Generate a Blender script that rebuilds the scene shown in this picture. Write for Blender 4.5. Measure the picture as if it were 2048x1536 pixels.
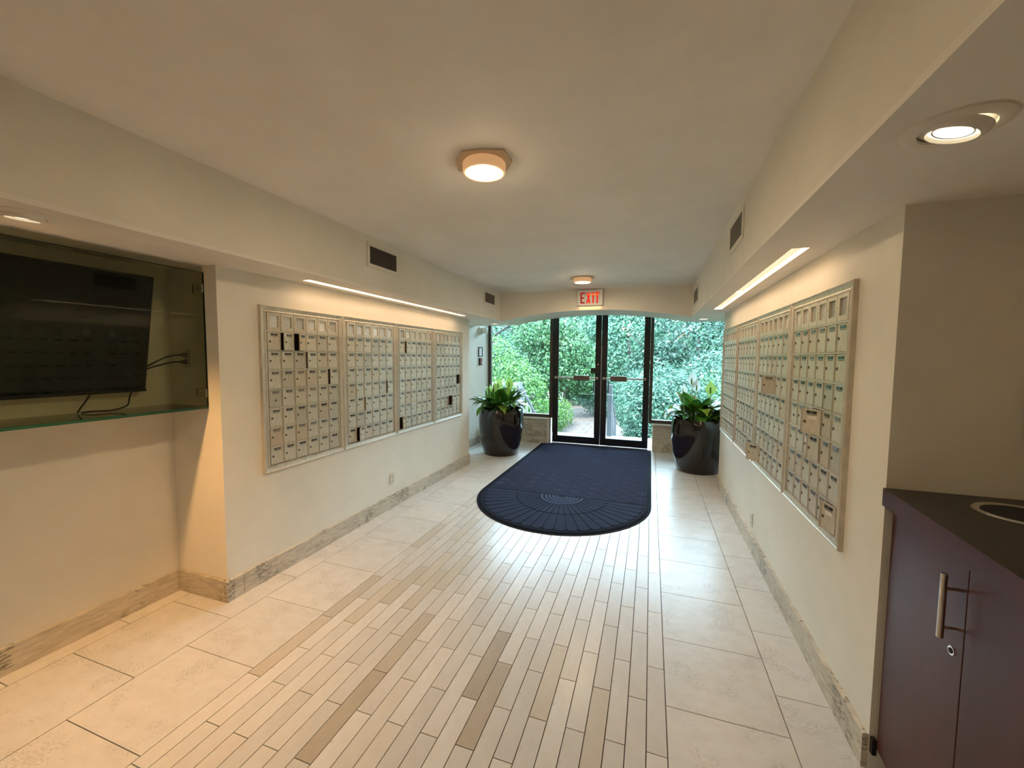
import bpy, bmesh, math, random
import numpy as np
from mathutils import Vector, Matrix
for o in list(bpy.data.objects): bpy.data.objects.remove(o, do_unlink=True)
S = bpy.context.scene
COL = S.collection
rnd = random.Random(7)
PI = math.pi

# ------------------------------------------------------------------ camera
CAM_H = 1.55
F_PX = 815.0
def cam_basis():
    dy = Vector((278., -51., F_PX)).normalized()
    dz = -Vector((-99., (F_PX*F_PX-278*99)/51., F_PX))
    dz -= dy*dz.dot(dy); dz.normalize()
    dx = dy.cross(dz)
    if dx.x < 0: dx = -dx
    return dx, dy, dz
bx_, by_, bz_ = cam_basis()
right = Vector((bx_.x, by_.x, bz_.x)); down = Vector((bx_.y, by_.y, bz_.y)); fwd = Vector((bx_.z, by_.z, bz_.z))
cd = bpy.data.cameras.new('camera'); cam = bpy.data.objects.new('camera', cd); COL.objects.link(cam)
M = Matrix.Identity(4)
for i in range(3):
    M[i][0] = right[i]; M[i][1] = -down[i]; M[i][2] = -fwd[i]
M.translation = Vector((0, 0, CAM_H))
cam.matrix_world = M
cd.sensor_fit = 'HORIZONTAL'; cd.sensor_width = 36.0; cd.lens = F_PX/2048*36.0
cd.clip_start = 0.02; cd.clip_end = 300
S.camera = cam

# ------------------------------------------------------------------ sky, sun, exposure
SKY = 24.5; SUN = 24.0
W = bpy.data.worlds.new('sky'); S.world = W; W.use_nodes = True
wn = W.node_tree.nodes; wl = W.node_tree.links
bg = wn['Background']; bg.inputs['Color'].default_value = (0.62, 0.80, 1.0, 1); bg.inputs['Strength'].default_value = SKY
sd = bpy.data.lights.new('sun', 'SUN'); sd.energy = SUN; sd.angle = math.radians(8); sd.color = (1, .96, .88)
sun = bpy.data.objects.new('sun', sd); COL.objects.link(sun)
sun.rotation_euler = (math.radians(38), 0, math.radians(-20)); sun.location = (0, 0, 30)
S.view_settings.view_transform = 'Standard'; S.view_settings.look = 'None'
S.view_settings.exposure = 0.0; S.view_settings.gamma = 1.0; S.view_settings.use_curve_mapping = False
WARM = (1.0, 0.70, 0.44); WARM2 = (1.0, 0.77, 0.50); WARME = (1.0, 0.55, 0.20)
E_DRUM, E_SLOT, E_EYE, E_SPOT = 14.0, 7.0, 26.0, 4.0

# ------------------------------------------------------------------ materials
def mat(name, color, rough=.5, metal=0., spec=.5, coat=0.):
    m = bpy.data.materials.new(name); m.use_nodes = True
    b = m.node_tree.nodes['Principled BSDF']
    b.inputs['Base Color'].default_value = (*color, 1); b.inputs['Roughness'].default_value = rough
    b.inputs['Metallic'].default_value = metal; b.inputs['Specular IOR Level'].default_value = spec
    b.inputs['Coat Weight'].default_value = coat
    return m
def nd(m, t, **k):
    n = m.node_tree.nodes.new(t)
    for a, v in k.items(): setattr(n, a, v)
    return n
def lk(m, a, b): m.node_tree.links.new(a, b)
def P(m): return m.node_tree.nodes['Principled BSDF']
def ramp(m, stops, fac):
    r = nd(m, 'ShaderNodeValToRGB'); e = r.color_ramp.elements
    while len(e) < len(stops): e.new(.5)
    for q, (p, c) in zip(e, stops): q.position = p; q.color = (*c, 1)
    lk(m, fac, r.inputs['Fac']); return r
def noise(m, scale, detail=4, coord='Object', stretch=(1, 1, 1), rough=.6):
    tc = nd(m, 'ShaderNodeTexCoord'); mp = nd(m, 'ShaderNodeMapping'); n = nd(m, 'ShaderNodeTexNoise')
    mp.inputs['Scale'].default_value = stretch
    lk(m, tc.outputs[coord], mp.inputs['Vector']); lk(m, mp.outputs['Vector'], n.inputs['Vector'])
    n.inputs['Scale'].default_value = scale; n.inputs['Detail'].default_value = detail; n.inputs['Roughness'].default_value = rough
    return n
def bump(m, fac, s, d=.01):
    b = nd(m, 'ShaderNodeBump'); b.inputs['Strength'].default_value = s; b.inputs['Distance'].default_value = d
    lk(m, fac, b.inputs['Height']); lk(m, b.outputs['Normal'], P(m).inputs['Normal'])
def mixc(m, fac, a, b, mode='MIX'):
    x = nd(m, 'ShaderNodeMix', data_type='RGBA', blend_type=mode)
    if isinstance(fac, (int, float)): x.inputs[0].default_value = fac
    else: lk(m, fac, x.inputs[0])
    for i, v in ((6, a), (7, b)):
        if isinstance(v, tuple): x.inputs[i].default_value = (*v, 1)
        else: lk(m, v, x.inputs[i])
    return x.outputs[2]

def paint(name, c, rough=.55):
    m = mat(name, c, rough, spec=.25)
    n = noise(m, 2.2, 3); d = tuple(x*.93 for x in c)
    r = ramp(m, [(.35, d), (.65, c)], n.outputs['Fac']); lk(m, r.outputs['Color'], P(m).inputs['Base Color'])
    n2 = noise(m, 260, 2); bump(m, n2.outputs['Fac'], .06, .002); return m
M_WALL = paint('cream wall paint', (.83, .775, .665))
M_CEIL = paint('ceiling paint', (.89, .835, .745), .7)

def stone(name, base, tint, pits=True, vein=(1, 1, 1), scale=8, rough=.28, var=.10, pitpos=.60, pitdark=.45, pitsc=4.5, pw_=.07):
    m = mat(name, base, rough+.03, spec=.26)
    n = noise(m, scale, 8, stretch=vein)
    oi = nd(m, 'ShaderNodeObjectInfo')
    r = ramp(m, [(.30, tint), (.62, base)], n.outputs['Fac'])
    hv = nd(m, 'ShaderNodeHueSaturation'); mr = nd(m, 'ShaderNodeMapRange')
    lk(m, oi.outputs['Random'], mr.inputs['Value']); mr.inputs['To Min'].default_value = 1-var; mr.inputs['To Max'].default_value = 1+var*.35
    lk(m, mr.outputs['Result'], hv.inputs['Value']); lk(m, r.outputs['Color'], hv.inputs['Color'])
    col = hv.outputs['Color']
    if pits:
        n2 = noise(m, scale*pitsc, 5, stretch=vein); n3 = noise(m, scale*.55, 2, stretch=(1, 1, 1))
        mu = nd(m, 'ShaderNodeMath', operation='MULTIPLY'); lk(m, n2.outputs['Fac'], mu.inputs[0])
        r3 = ramp(m, [(.45, (.78,)*3), (.62, (1.12,)*3)], n3.outputs['Fac']); lk(m, r3.outputs['Color'], mu.inputs[1])
        p = ramp(m, [(pitpos, (0, 0, 0)), (pitpos+pw_, (1, 1, 1))], mu.outputs[0])
        col = mixc(m, p.outputs['Color'], col, tuple(x*pitdark for x in tint))
        bump(m, mu.outputs[0], .10, .002)
    lk(m, col, P(m).inputs['Base Color'])
    return m
M_SLAB = stone('limestone slab', (.68, .645, .595), (.62, .58, .525), True, (1, 1.6, 1), 10, .26, .05, .50, .84, 7, .16)
M_PLANK = stone('limestone plank', (.69, .65, .595), (.62, .575, .515), True, (1, .6, 1), 9, .23, .11, .60, .82, 4.5, .14)
M_TAN = stone('tan limestone plank', (.585, .52, .43), (.525, .46, .37), False, (1, .6, 1), 9, .26, .12)
M_DTAN = stone('brown limestone plank', (.505, .44, .35), (.44, .375, .29), False, (1, .6, 1), 9, .26, .10)
M_TRAV = stone('travertine', (.66, .59, .48), (.44, .38, .29), True, (1.6, 1.6, 9), 7, .45, .10, .54, .5, 2.6)
M_TRAVW = stone('polished travertine edge', (.80, .76, .68), (.68, .62, .52), False, (2, 2, 9), 4, .35, .05)
M_GROUT = mat('dark grout', (.16, .13, .10), .9)

def alu(name, c):
    m = mat(name, c, .45, metal=.32, spec=.4)
    oi = nd(m, 'ShaderNodeObjectInfo'); n = noise(m, 14, 5, stretch=(1, 3, .8))
    a = ramp(m, [(.0, tuple(x*.80 for x in c)), (.3, c), (.8, c), (1., (c[0]*.92, c[1]*.80, c[2]*.70))], oi.outputs['Random'])
    r = ramp(m, [(.35, (.80,)*3), (.62, (1, 1, 1))], n.outputs['Fac'])
    lk(m, mixc(m, 1.0, a.outputs['Color'], r.outputs['Color'], 'MULTIPLY'), P(m).inputs['Base Color']); return m
M_ALU = alu('champagne aluminium', (.66, .60, .48))
M_ALUF = alu('champagne aluminium frame', (.64, .585, .48))
M_DARK = mat('dark cavity', (.012, .011, .010), .9)
M_CARC = mat('mailbox carcass', (.05, .045, .04), .8)
M_PLATE = mat('dark name plate', (.03, .03, .032), .25)
def _plate():
    m = M_PLATE; n = noise(m, 170, 1, stretch=(1, 1, .9)); g = nd(m, 'ShaderNodeTexCoord'); sx = nd(m, 'ShaderNodeSeparateXYZ')
    lk(m, g.outputs['Object'], sx.inputs[0])
    ab = nd(m, 'ShaderNodeMath', operation='ABSOLUTE'); lk(m, sx.outputs['Z'], ab.inputs[0])
    lt = nd(m, 'ShaderNodeMath', operation='LESS_THAN'); lk(m, ab.outputs[0], lt.inputs[0]); lt.inputs[1].default_value = .0032
    ay = nd(m, 'ShaderNodeMath', operation='ABSOLUTE'); lk(m, sx.outputs['Y'], ay.inputs[0])
    l2 = nd(m, 'ShaderNodeMath', operation='LESS_THAN'); lk(m, ay.outputs[0], l2.inputs[0]); l2.inputs[1].default_value = .011
    gt = nd(m, 'ShaderNodeMath', operation='GREATER_THAN'); lk(m, n.outputs['Fac'], gt.inputs[0]); gt.inputs[1].default_value = .5
    a = nd(m, 'ShaderNodeMath', operation='MULTIPLY'); lk(m, lt.outputs[0], a.inputs[0]); lk(m, l2.outputs[0], a.inputs[1])
    b = nd(m, 'ShaderNodeMath', operation='MULTIPLY'); lk(m, a.outputs[0], b.inputs[0]); lk(m, gt.outputs[0], b.inputs[1])
    oi = nd(m, 'ShaderNodeObjectInfo'); r = ramp(m, [(.4, (.02, .02, .022)), (.75, (.10, .10, .09)), (1, (.20, .20, .17))], oi.outputs['Random'])  # random paler greys stand in for reflections washing out some plates
    lk(m, mixc(m, b.outputs[0], r.outputs['Color'], (.28, .28, .26)), P(m).inputs['Base Color'])
_plate()
M_LOCK = mat('lock cylinder', (.20, .18, .14), .35, metal=.8)
M_PAPER = mat('directory card', (.62, .63, .60), .18)
def _paper():
    m = M_PAPER; n = noise(m, 60, 3); oi = nd(m, 'ShaderNodeObjectInfo')
    a = ramp(m, [(0, (.44, .44, .40)), (.6, (.66, .66, .62)), (1, (.85, .88, .88))], oi.outputs['Random'])
    r = ramp(m, [(.36, (.8,)*3), (.5, (1, 1, 1))], n.outputs['Fac'])
    lk(m, mixc(m, 1., a.outputs['Color'], r.outputs['Color'], 'MULTIPLY'), P(m).inputs['Base Color'])
_paper()
M_STICK = mat('white sticker', (.75, .72, .66), .6)
M_BRONZE = mat('black bronze door metal', (.006, .006, .008), .34, metal=.1)
M_BROWN = mat('brown bronze window frame', (.07, .055, .042), .4, metal=.4)
M_STEEL = mat('brushed steel', (.55, .50, .45), .32, metal=1.)
M_CHROME = mat('chrome', (.75, .73, .70), .12, metal=1.)
M_BARP = mat('bronze push pad', (.15, .115, .085), .45, metal=.5)
M_WHITE = mat('white enamel', (.80, .79, .75), .45)
M_IVORY = mat('ivory plastic', (.66, .62, .52), .4)
M_WARMW = mat('warm white trim', (.78, .72, .62), .5)
M_BLACK = mat('black plastic', (.010, .010, .011), .35)
M_SCREEN = mat('television screen', (.003, .005, .007), .10, spec=.22)
M_RED = mat('red plastic', (.30, .04, .03), .4)
M_SOIL = mat('potting soil', (.035, .024, .016), .95)
M_POT = mat('glossy charcoal glaze', (.016, .013, .012), .10, spec=.45, coat=.15)
M_VENT = mat('vent slat', (.10, .075, .065), .6)
M_VENTG = mat('grey vent slat', (.22, .19, .155), .6)
M_COUNT = mat('black laminate counter', (.022, .019, .015), .38)
def _wood():
    m = mat('dark cherry laminate', (.075, .022, .018), .40, spec=.2)
    n = noise(m, 5, 6, stretch=(1, 1, .06)); r = ramp(m, [(.3, (.046, .011, .008)), (.7, (.085, .022, .015))], n.outputs['Fac'])
    lk(m, r.outputs['Color'], P(m).inputs['Base Color']); return m
M_CHERRY = _wood()
M_RUB = mat('black rubber border', (.008, .009, .015), .9, spec=.08)
def _matc(name, a, b):
    m = mat(name, a, .95, spec=.08); n = noise(m, 420, 2); r = ramp(m, [(.35, a), (.7, b)], n.outputs['Fac'])
    lk(m, r.outputs['Color'], P(m).inputs['Base Color']); return m
M_RIB = _matc('navy ribbed carpet', (.028, .036, .075), (.085, .105, .19))
M_PETAL = _matc('navy smooth carpet', (.014, .018, .038), (.034, .042, .078))
def glass(name, tint=(1, 1, 1), ior=1.45, rough=0.0):
    m = bpy.data.materials.new(name); m.use_nodes = True; t = m.node_tree; t.nodes.clear()
    o = t.nodes.new('ShaderNodeOutputMaterial'); mx = t.nodes.new('ShaderNodeMixShader'); tr = t.nodes.new('ShaderNodeBsdfTransparent')
    gl = t.nodes.new('ShaderNodeBsdfGlossy'); fr = t.nodes.new('ShaderNodeFresnel')
    tr.inputs['Color'].default_value = (*tint, 1); gl.inputs['Roughness'].default_value = rough; fr.inputs['IOR'].default_value = ior
    t.links.new(fr.outputs[0], mx.inputs[0]); t.links.new(tr.outputs[0], mx.inputs[1]); t.links.new(gl.outputs[0], mx.inputs[2]); t.links.new(mx.outputs[0], o.inputs[0])
    return m
M_GLASS = glass('window glass', (.90, .98, .97))
M_CASE = glass('grey tinted case glass', (.80, .82, .74), 1.28)
M_GEDGE = mat('green glass edge', (.01, .05, .03), .1)
def emit(name, c, s):
    m = bpy.data.materials.new(name); m.use_nodes = True; t = m.node_tree; t.nodes.clear()
    o = t.nodes.new('ShaderNodeOutputMaterial'); e = t.nodes.new('ShaderNodeEmission'); e.inputs[0].default_value = (*c, 1); e.inputs[1].default_value = s
    t.links.new(e.outputs[0], o.inputs[0]); return m
M_EDRUM = emit('lit drum diffuser', (1, .86, .62), 3.2)
M_ESLOT = emit('lit slot diffuser', (1, .74, .46), 1.25)
M_EEYE = emit('lit halogen lamp', (1, .88, .62), 4.0)
M_ERED = emit('lit red exit lettering', (1, .035, .012), .85)
M_EREDH = emit('lit orange exit lamp glow', (1, .22, .05), 1.3)
def leafmat(name, dark, light, trans=.35, rough=.45):
    m = bpy.data.materials.new(name); m.use_nodes = True
    b = P(m); g = nd(m, 'ShaderNodeNewGeometry'); oi = nd(m, 'ShaderNodeObjectInfo')
    ad = nd(m, 'ShaderNodeMath', operation='ADD'); lk(m, g.outputs['Random Per Island'], ad.inputs[0]); lk(m, oi.outputs['Random'], ad.inputs[1])
    fr = nd(m, 'ShaderNodeMath', operation='FRACT'); lk(m, ad.outputs[0], fr.inputs[0])
    r = ramp(m, [(0, dark), (1, light)], fr.outputs[0]); lk(m, r.outputs['Color'], b.inputs['Base Color'])
    b.inputs['Roughness'].default_value = rough; b.inputs['Specular IOR Level'].default_value = .4
    tl = nd(m, 'ShaderNodeBsdfTranslucent'); lk(m, r.outputs['Color'], tl.inputs['Color']); mx = nd(m, 'ShaderNodeMixShader'); mx.inputs[0].default_value = trans
    out = m.node_tree.nodes['Material Output']; lk(m, b.outputs[0], mx.inputs[1]); lk(m, tl.outputs[0], mx.inputs[2]); lk(m, mx.outputs[0], out.inputs[0])
    return m
M_LF_TEAL = leafmat('blue green leaves', (.006, .034, .020), (.070, .158, .108))
M_LF_FAR = leafmat('pale green tree leaves', (.014, .058, .033), (.070, .162, .098))
M_LF_LIME = leafmat('yellow green shrub leaves', (.008, .046, .008), (.074, .172, .024))
M_LF_MID = leafmat('mid green tree leaves', (.007, .042, .014), (.062, .148, .052))
M_LF_DARK = leafmat('tree leaves with hollow shade in colour', (.003, .016, .010), (.045, .11, .078))  # shade of the crown's hollows is put into the leaf colour
M_LILY = leafmat('peace lily leaves', (.010, .055, .012), (.075, .24, .03), .25, .25)
M_LILYY = leafmat('lime peace lily leaves', (.10, .26, .02), (.34, .46, .05), .35, .3)
M_LILYB = leafmat('browned peace lily leaf', (.25, .12, .08), (.35, .2, .12), .2, .6)
M_SPATHE = leafmat('white spathe', (.62, .68, .64), (.75, .80, .76), .45, .5)
M_SPATHG = leafmat('pale green spathe', (.28, .46, .08), (.42, .60, .16), .45, .5)
M_BARK = mat('grey bark', (.012, .010, .008), .9)
M_RAIL = mat('dimmed white rail paint', (.085, .087, .09), .6)  # white paint darkened so the rails don't burn out under the strong sky
M_CONC = mat('weathered concrete', (.28, .28, .28), .8)
M_PATH = mat('brown stone path', (.062, .044, .037), .9)
M_GROUND = mat('mulch ground', (.04, .034, .020), .95)
for m_, s_ in ((M_CONC, 12), (M_PATH, 6), (M_GROUND, 5)):
    c = P(m_).inputs['Base Color'].default_value[:3]; n = noise(m_, s_, 5)
    r = ramp(m_, [(.3, tuple(x*.75 for x in c)), (.7, c)], n.outputs['Fac']); lk(m_, r.outputs['Color'], P(m_).inputs['Base Color'])

# ------------------------------------------------------------------ mesh helpers
class MB:
    def __init__(s): s.v = []; s.f = []; s.m = []; s.mats = []
    def mi(s, m):
        if m not in s.mats: s.mats.append(m)
        return s.mats.index(m)
    def poly(s, pts, m):
        b = len(s.v); s.v += [tuple(p) for p in pts]; s.f.append(tuple(range(b, b+len(pts)))); s.m.append(s.mi(m))
    def box(s, x0, x1, y0, y1, z0, z1, m):
        b = len(s.v); s.v += [(x, y, z) for z in (z0, z1) for y in (y0, y1) for x in (x0, x1)]
        for q in ((0, 2, 3, 1), (4, 5, 7, 6), (0, 1, 5, 4), (2, 6, 7, 3), (0, 4, 6, 2), (1, 3, 7, 5)):
            s.f.append(tuple(b+i for i in q)); s.m.append(s.mi(m))
        return s
    def prism(s, pts, z0, z1, m, axis='z', mtop=None):
        # pts 2D, counter-clockwise; axis = extrusion axis
        def T(a, b, c): return {'z': (a, b, c), 'y': (a, c, b), 'x': (c, a, b)}[axis]
        n = len(pts); b = len(s.v)
        s.v += [T(p[0], p[1], z0) for p in pts] + [T(p[0], p[1], z1) for p in pts]
        s.f.append(tuple(b+i for i in range(n))[::-1]); s.m.append(s.mi(m))
        s.f.append(tuple(b+n+i for i in range(n))); s.m.append(s.mi(mtop or m))
        for i in range(n):
            j = (i+1) % n; s.f.append((b+i, b+j, b+n+j, b+n+i)); s.m.append(s.mi(m))
        return s
    def tube(s, pts, r, m, n=10, cap=True):
        pts = [Vector(p) for p in pts]; b = len(s.v); K = len(pts)
        rs = r if isinstance(r, (list, tuple)) else [r]*K
        for k, p in enumerate(pts):
            t = (pts[min(k+1, K-1)]-pts[max(k-1, 0)]).normalized()
            u = t.cross(Vector((0, 0, 1)) if abs(t.z) < .9 else Vector((1, 0, 0))).normalized(); w = t.cross(u)
            for i in range(n):
                a = 2*PI*i/n; q = p+(u*math.cos(a)+w*math.sin(a))*rs[k]; s.v.append(tuple(q))
        for k in range(K-1):
            for i in range(n):
                j = (i+1) % n; s.f.append((b+k*n+i, b+k*n+j, b+(k+1)*n+j, b+(k+1)*n+i)); s.m.append(s.mi(m))
        if cap:
            s.f.append(tuple(b+i for i in range(n))[::-1]); s.m.append(s.mi(m))
            s.f.append(tuple(b+(K-1)*n+i for i in range(n))); s.m.append(s.mi(m))
        return s
    def lathe(s, prof, m, n=48, c=(0, 0, 0)):
        b = len(s.v); K = len(prof)
        for r, z in prof:
            for i in range(n):
                a = 2*PI*i/n; s.v.append((c[0]+r*math.cos(a), c[1]+r*math.sin(a), c[2]+z))
        for k in range(K-1):
            for i in range(n):
                j = (i+1) % n; s.f.append((b+k*n+i, b+k*n+j, b+(k+1)*n+j, b+(k+1)*n+i)); s.m.append(s.mi(m))
        return s
    def disc(s, r, z, m, n=32, c=(0, 0), up=True):
        p = [(c[0]+r*math.cos(2*PI*i/n), c[1]+r*math.sin(2*PI*i/n), z) for i in range(n)]
        s.poly(p if up else p[::-1], m); return s
    def mesh(s, name, smooth=False, fix=True):
        me = bpy.data.meshes.new(name); me.from_pydata(s.v, [], s.f)
        for m in s.mats: me.materials.append(m)
        me.polygons.foreach_set('material_index', s.m)
        if smooth: me.polygons.foreach_set('use_smooth', [True]*len(me.polygons))
        if fix:
            bm = bmesh.new(); bm.from_mesh(me)
            if smooth: bmesh.ops.remove_doubles(bm, verts=bm.verts, dist=1e-6)
            bmesh.ops.recalc_face_normals(bm, faces=bm.faces); bm.to_mesh(me); bm.free()
        me.update(); return me
    def obj(s, name, parent=None, smooth=False, loc=(0, 0, 0), rz=0, fix=True):
        o = bpy.data.objects.new(name, s.mesh(name, smooth, fix)); COL.objects.link(o); o.parent = parent
        o.location = loc; o.rotation_euler = (0, 0, rz); return o
def autosmooth(o, deg=35):
    me = o.data; bm = bmesh.new(); bm.from_mesh(me)
    for e in bm.edges:
        if len(e.link_faces) == 2 and e.calc_face_angle(0) > math.radians(deg): e.smooth = False
    for f in bm.faces: f.smooth = True
    bm.to_mesh(me); bm.free(); return o
def bevel(o, w, seg=2):
    md = o.modifiers.new('bevel', 'BEVEL'); md.width = w; md.segments = seg; md.limit_method = 'ANGLE'; return o
def inst(name, me, parent=None, loc=(0, 0, 0), rz=0):
    o = bpy.data.objects.new(name, me); COL.objects.link(o); o.parent = parent; o.location = loc; o.rotation_euler = (0, 0, rz); return o
def empty(name, loc=(0, 0, 0), rz=0):
    o = bpy.data.objects.new(name, None); COL.objects.link(o); o.location = loc; o.rotation_euler = (0, 0, rz); o.empty_display_size = .1; return o
def tag(o, label, cat, group=None):
    o['label'] = label; o['category'] = cat
    if group: o['group'] = group
    return o
def struct(o): o['kind'] = 'structure'; return o
def lamp(name, kind, loc, power, color, parent=None, rot=(0, 0, 0), **k):
    d = bpy.data.lights.new(name, kind); d.energy = power; d.color = color
    for a, v in k.items(): setattr(d, a, v)
    o = bpy.data.objects.new(name, d); COL.objects.link(o); o.location = loc; o.rotation_euler = rot; o.parent = parent; return o

# ------------------------------------------------------------------ room dimensions
XL, XR = -2.485, .822            # corridor wall faces
XLO, XRO = -2.92, 1.35           # recess faces
FL, FR = -2.15, .487             # soffit fascia faces
ZS, ZC = 2.09, 2.505             # soffit underside, ceiling
YB, YV, YW = 5.80, 6.55, 7.25    # beam front, vault rear, window plane
YLN, YLF = 1.775, 5.38           # left wall ends
YRN, YRF = 1.815, 5.47
Y0 = -3.2
# mailbox banks
LB = dict(y0=2.044, y1=5.118, z0=.742, z1=1.887)
RB = dict(y0=2.115, y1=5.372, z0=.708, z1=1.892)

# floor ----------------------------------------------------------------
b = MB(); b.box(XLO-.2, XRO+.15, Y0, YW+.02, -.12, -.012, M_GROUT)
floor = struct(b.obj('floor'))
G = .0020
def slab(x0, x1, y0, y1, m, name):
    q = MB(); q.box(x0+G, x1-G, y0+G, y1-G, -.012, 0, m); return q
PX0, PW, PL, NP = -1.825, .08046, .475, 24
TAN = {(0, 0): 1, (0, 1): 1, (0, 3): 1, (2, 1): 1, (3, 1): 1, (3, 3): 1, (4, 2): 1, (5, 1): 1, (5, 3): 1, (6, 2): 1, (7, 0): 1, (7, -1): 2,
       (10, 2): 1, (13, 0): 2, (14, 0): 2, (17, 0): 1, (20, 0): 1, (9, -1): 3, (10, -1): 3, (12, -2): 3, (18, 1): 3, (22, 1): 3, (16, 1): 3, (20, 1): 3, (15, 2): 3, (3, -2): 3}
M_MIDP = stone('sandy limestone plank', (.645, .595, .525), (.58, .53, .455), True, (1, .6, 1), 9, .26, .10, .72)
PM = {0: M_PLANK, 1: M_TAN, 2: M_DTAN, 3: M_MIDP}
pm_cache = {}
def plank_mesh(t):
    if t not in pm_cache:
        q = MB(); q.box(G, PW-G, G, PL-G, -.012, 0, PM[t]); pm_cache[t] = q.mesh('floor_plank')
    return pm_cache[t]
for i in range(NP):
    off = 1.606 if i % 2 else 1.385
    k = -3
    while off+k*PL < YW:
        y = off+k*PL
        if y < 4.3 or i == NP-1 or y > 6.9:
            if y+PL <= YW+.02:
                inst('floor_plank', plank_mesh(TAN.get((i, k), 0)), floor, (PX0+i*PW, y, 0))
            else:
                slab(PX0+i*PW, PX0+(i+1)*PW, y, YW+.02, M_PLANK, '').obj('floor_plank', floor)
        k += 1
def slab_col(x0, x1, ystart, pitch, ymin, ymax, ylast=YW+.02):
    y = ystart
    while y > ymin+.01: y -= pitch
    while y < ymax:
        slab(x0, x1, y, min(y+pitch, ylast), M_SLAB, '').obj('floor_slab', floor); y += pitch
XPR = PX0+NP*PW
slab_col(-2.305, PX0, .94, .475, -.2, YW)
slab_col(-2.80, -2.305, 1.182, .475, -.2, YW)
slab_col(-2.92, -2.80, 1.43, .475, -.2, 1.75); slab_col(-2.92, -2.80, 5.7, .475, 5.2, YW)
slab_col(XPR, .588, 1.86, .4715, -.2, YW)
slab_col(.588, .84, 2.088, .475, -.2, 5.3); slab_col(.588, 1.25, 5.413, .475, 5.41, YW)

# walls ----------------------------------------------------------------
def wall_with_hole(name, x0, x1, y0, y1, hole, m=M_WALL):
    q = MB(); h = hole; e = .02
    hy0, hy1, hz0, hz1 = h['y0']+e, h['y1']-e, h['z0']+e, h['z1']-e
    q.box(x0, x1, y0, hy0, 0, ZS, m); q.box(x0, x1, hy1, y1, 0, ZS, m)
    q.box(x0, x1, hy0, hy1, 0, hz0, m); q.box(x0, x1, hy0, hy1, hz1, ZS, m)
    return struct(q.obj(name))
wall_left = wall_with_hole('wall_left', XLO, XL, YLN, YLF, LB)
wall_right = wall_with_hole('wall_right', XR, 1.25, YRN, YRF, RB)
b = MB(); b.box(XLO-.18, XLO, Y0, YW+.05, 0, ZC, M_WALL); struct(b.obj('wall_recess_left'))
b = MB(); b.box(XRO, XRO+.15, Y0, YW+.05, 0, ZC, M_WALL); struct(b.obj('wall_recess_right'))
b = MB(); b.box(XR, XRO, Y0, -.26, 0, ZS, M_WALL); struct(b.obj('wall_light_blocker'))  # unseen block added behind the camera to cut bounce into the recess
b = MB(); b.box(1.25, XRO, YRN, YW+.05, 0, ZS, M_WALL); struct(b.obj('wall_vestibule_right'))
b = MB(); b.box(XLO-.18, XRO+.15, Y0-.15, Y0, 0, ZC, M_WALL); struct(b.obj('wall_back'))

# ceiling, soffits, beam ------------------------------------------------
b = MB(); b.box(XLO-.18, XRO+.15, Y0-.15, YW+.12, ZC, ZC+.2, M_CEIL); struct(b.obj('ceiling'))
SLOT_L = (-2.385, -2.315, 2.32, 4.92); SLOT_R = (.632, .712, 2.355, 4.965)
HOLES_L = [(-2.325, .92, .062), ]; HOLES_R = [(.648, 1.25, .062), ]
def soffit(name, x0, x1, slot, fascia):
    q = MB(); sx0, sx1, sy0, sy1 = slot; t = .02
    # underside boards around the light slot
    q.box(x0, x1, Y0, sy0, ZS, ZS+t, M_CEIL); q.box(x0, x1, sy1, YV, ZS, ZS+t, M_CEIL)
    q.box(x0, sx0, sy0, sy1, ZS, ZS+t, M_CEIL); q.box(sx1, x1, sy0, sy1, ZS, ZS+t, M_CEIL)
    if fascia < -1: q.box(fascia-t, fascia, Y0, YB+.02, ZS+t, ZC, M_WALL)
    else: q.box(fascia, fascia+t, Y0, YB+.02, ZS+t, ZC, M_WALL)
    return struct(q.obj(name))
soffit('soffit_left', XLO, FL, SLOT_L, FL); soffit('soffit_right', FR, XRO, SLOT_R, FR)
b = MB(); b.box(XLO, XRO, YV-.02, YV, ZS+.02, ZC, M_CEIL)
# arched beam and vault
N = 40; xa, xb = FL, FR
arc = [(xa+(xb-xa)*i/N, ZS+.131*(1-((2*i/N)-1)**2)) for i in range(N+1)]
b2 = MB()
b2.prism([(x, z) for x, z in arc]+[(xb, ZC), (xa, ZC)], YB, YV, M_WALL, 'y')
b2.box(XLO, FL, YV-.02, YV, ZS+.02, ZC, M_WALL); b2.box(FR, XRO, YV-.02, YV, ZS+.02, ZC, M_WALL)
vault = struct(b2.obj('trim_1')); vault.name = 'ceiling_beam'

# baseboards (travertine) -------------------------------------------------
def baseboard(name, side, runs, h=.135, t=.02):
    root = None
    for (axis, face, a0, a1, out, joints) in runs:
        cuts = [a0]+[j for j in joints if a0 < j < a1]+[a1]
        for c0, c1 in zip(cuts, cuts[1:]):
            q = MB(); g = .0012
            lo, hi = (face, face+t*out) if out > 0 else (face+t*out, face)
            if axis == 'y': q.box(lo, hi, c0+g, c1-g, 0, h, M_TRAV)
            else: q.box(c0+g, c1-g, lo, hi, 0, h, M_TRAV)
            if root is None: root = struct(q.obj(name))
            else: q.obj('skirting_stone', root)
    return root
baseboard('baseboard_left', 'l', [('y', XL, YLN-.02, 1.87, 1, [1.80]), ('y', XL, 1.87, YLF, 1, [2.95, 4.2]), ('x', YLN, XLO, XL, -1, []),
          ('y', XLO, Y0, YLN-.02, 1, [-.9, .55]), ('y', XLO, YLF, 7.10, 1, [6.4])])
baseboard('baseboard_right', 'r', [('y', XR, YRN, YRF, -1, [2.7, 3.6, 4.6]), ('y', 1.25, YRF, 7.10, -1, [6.3])])

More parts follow.
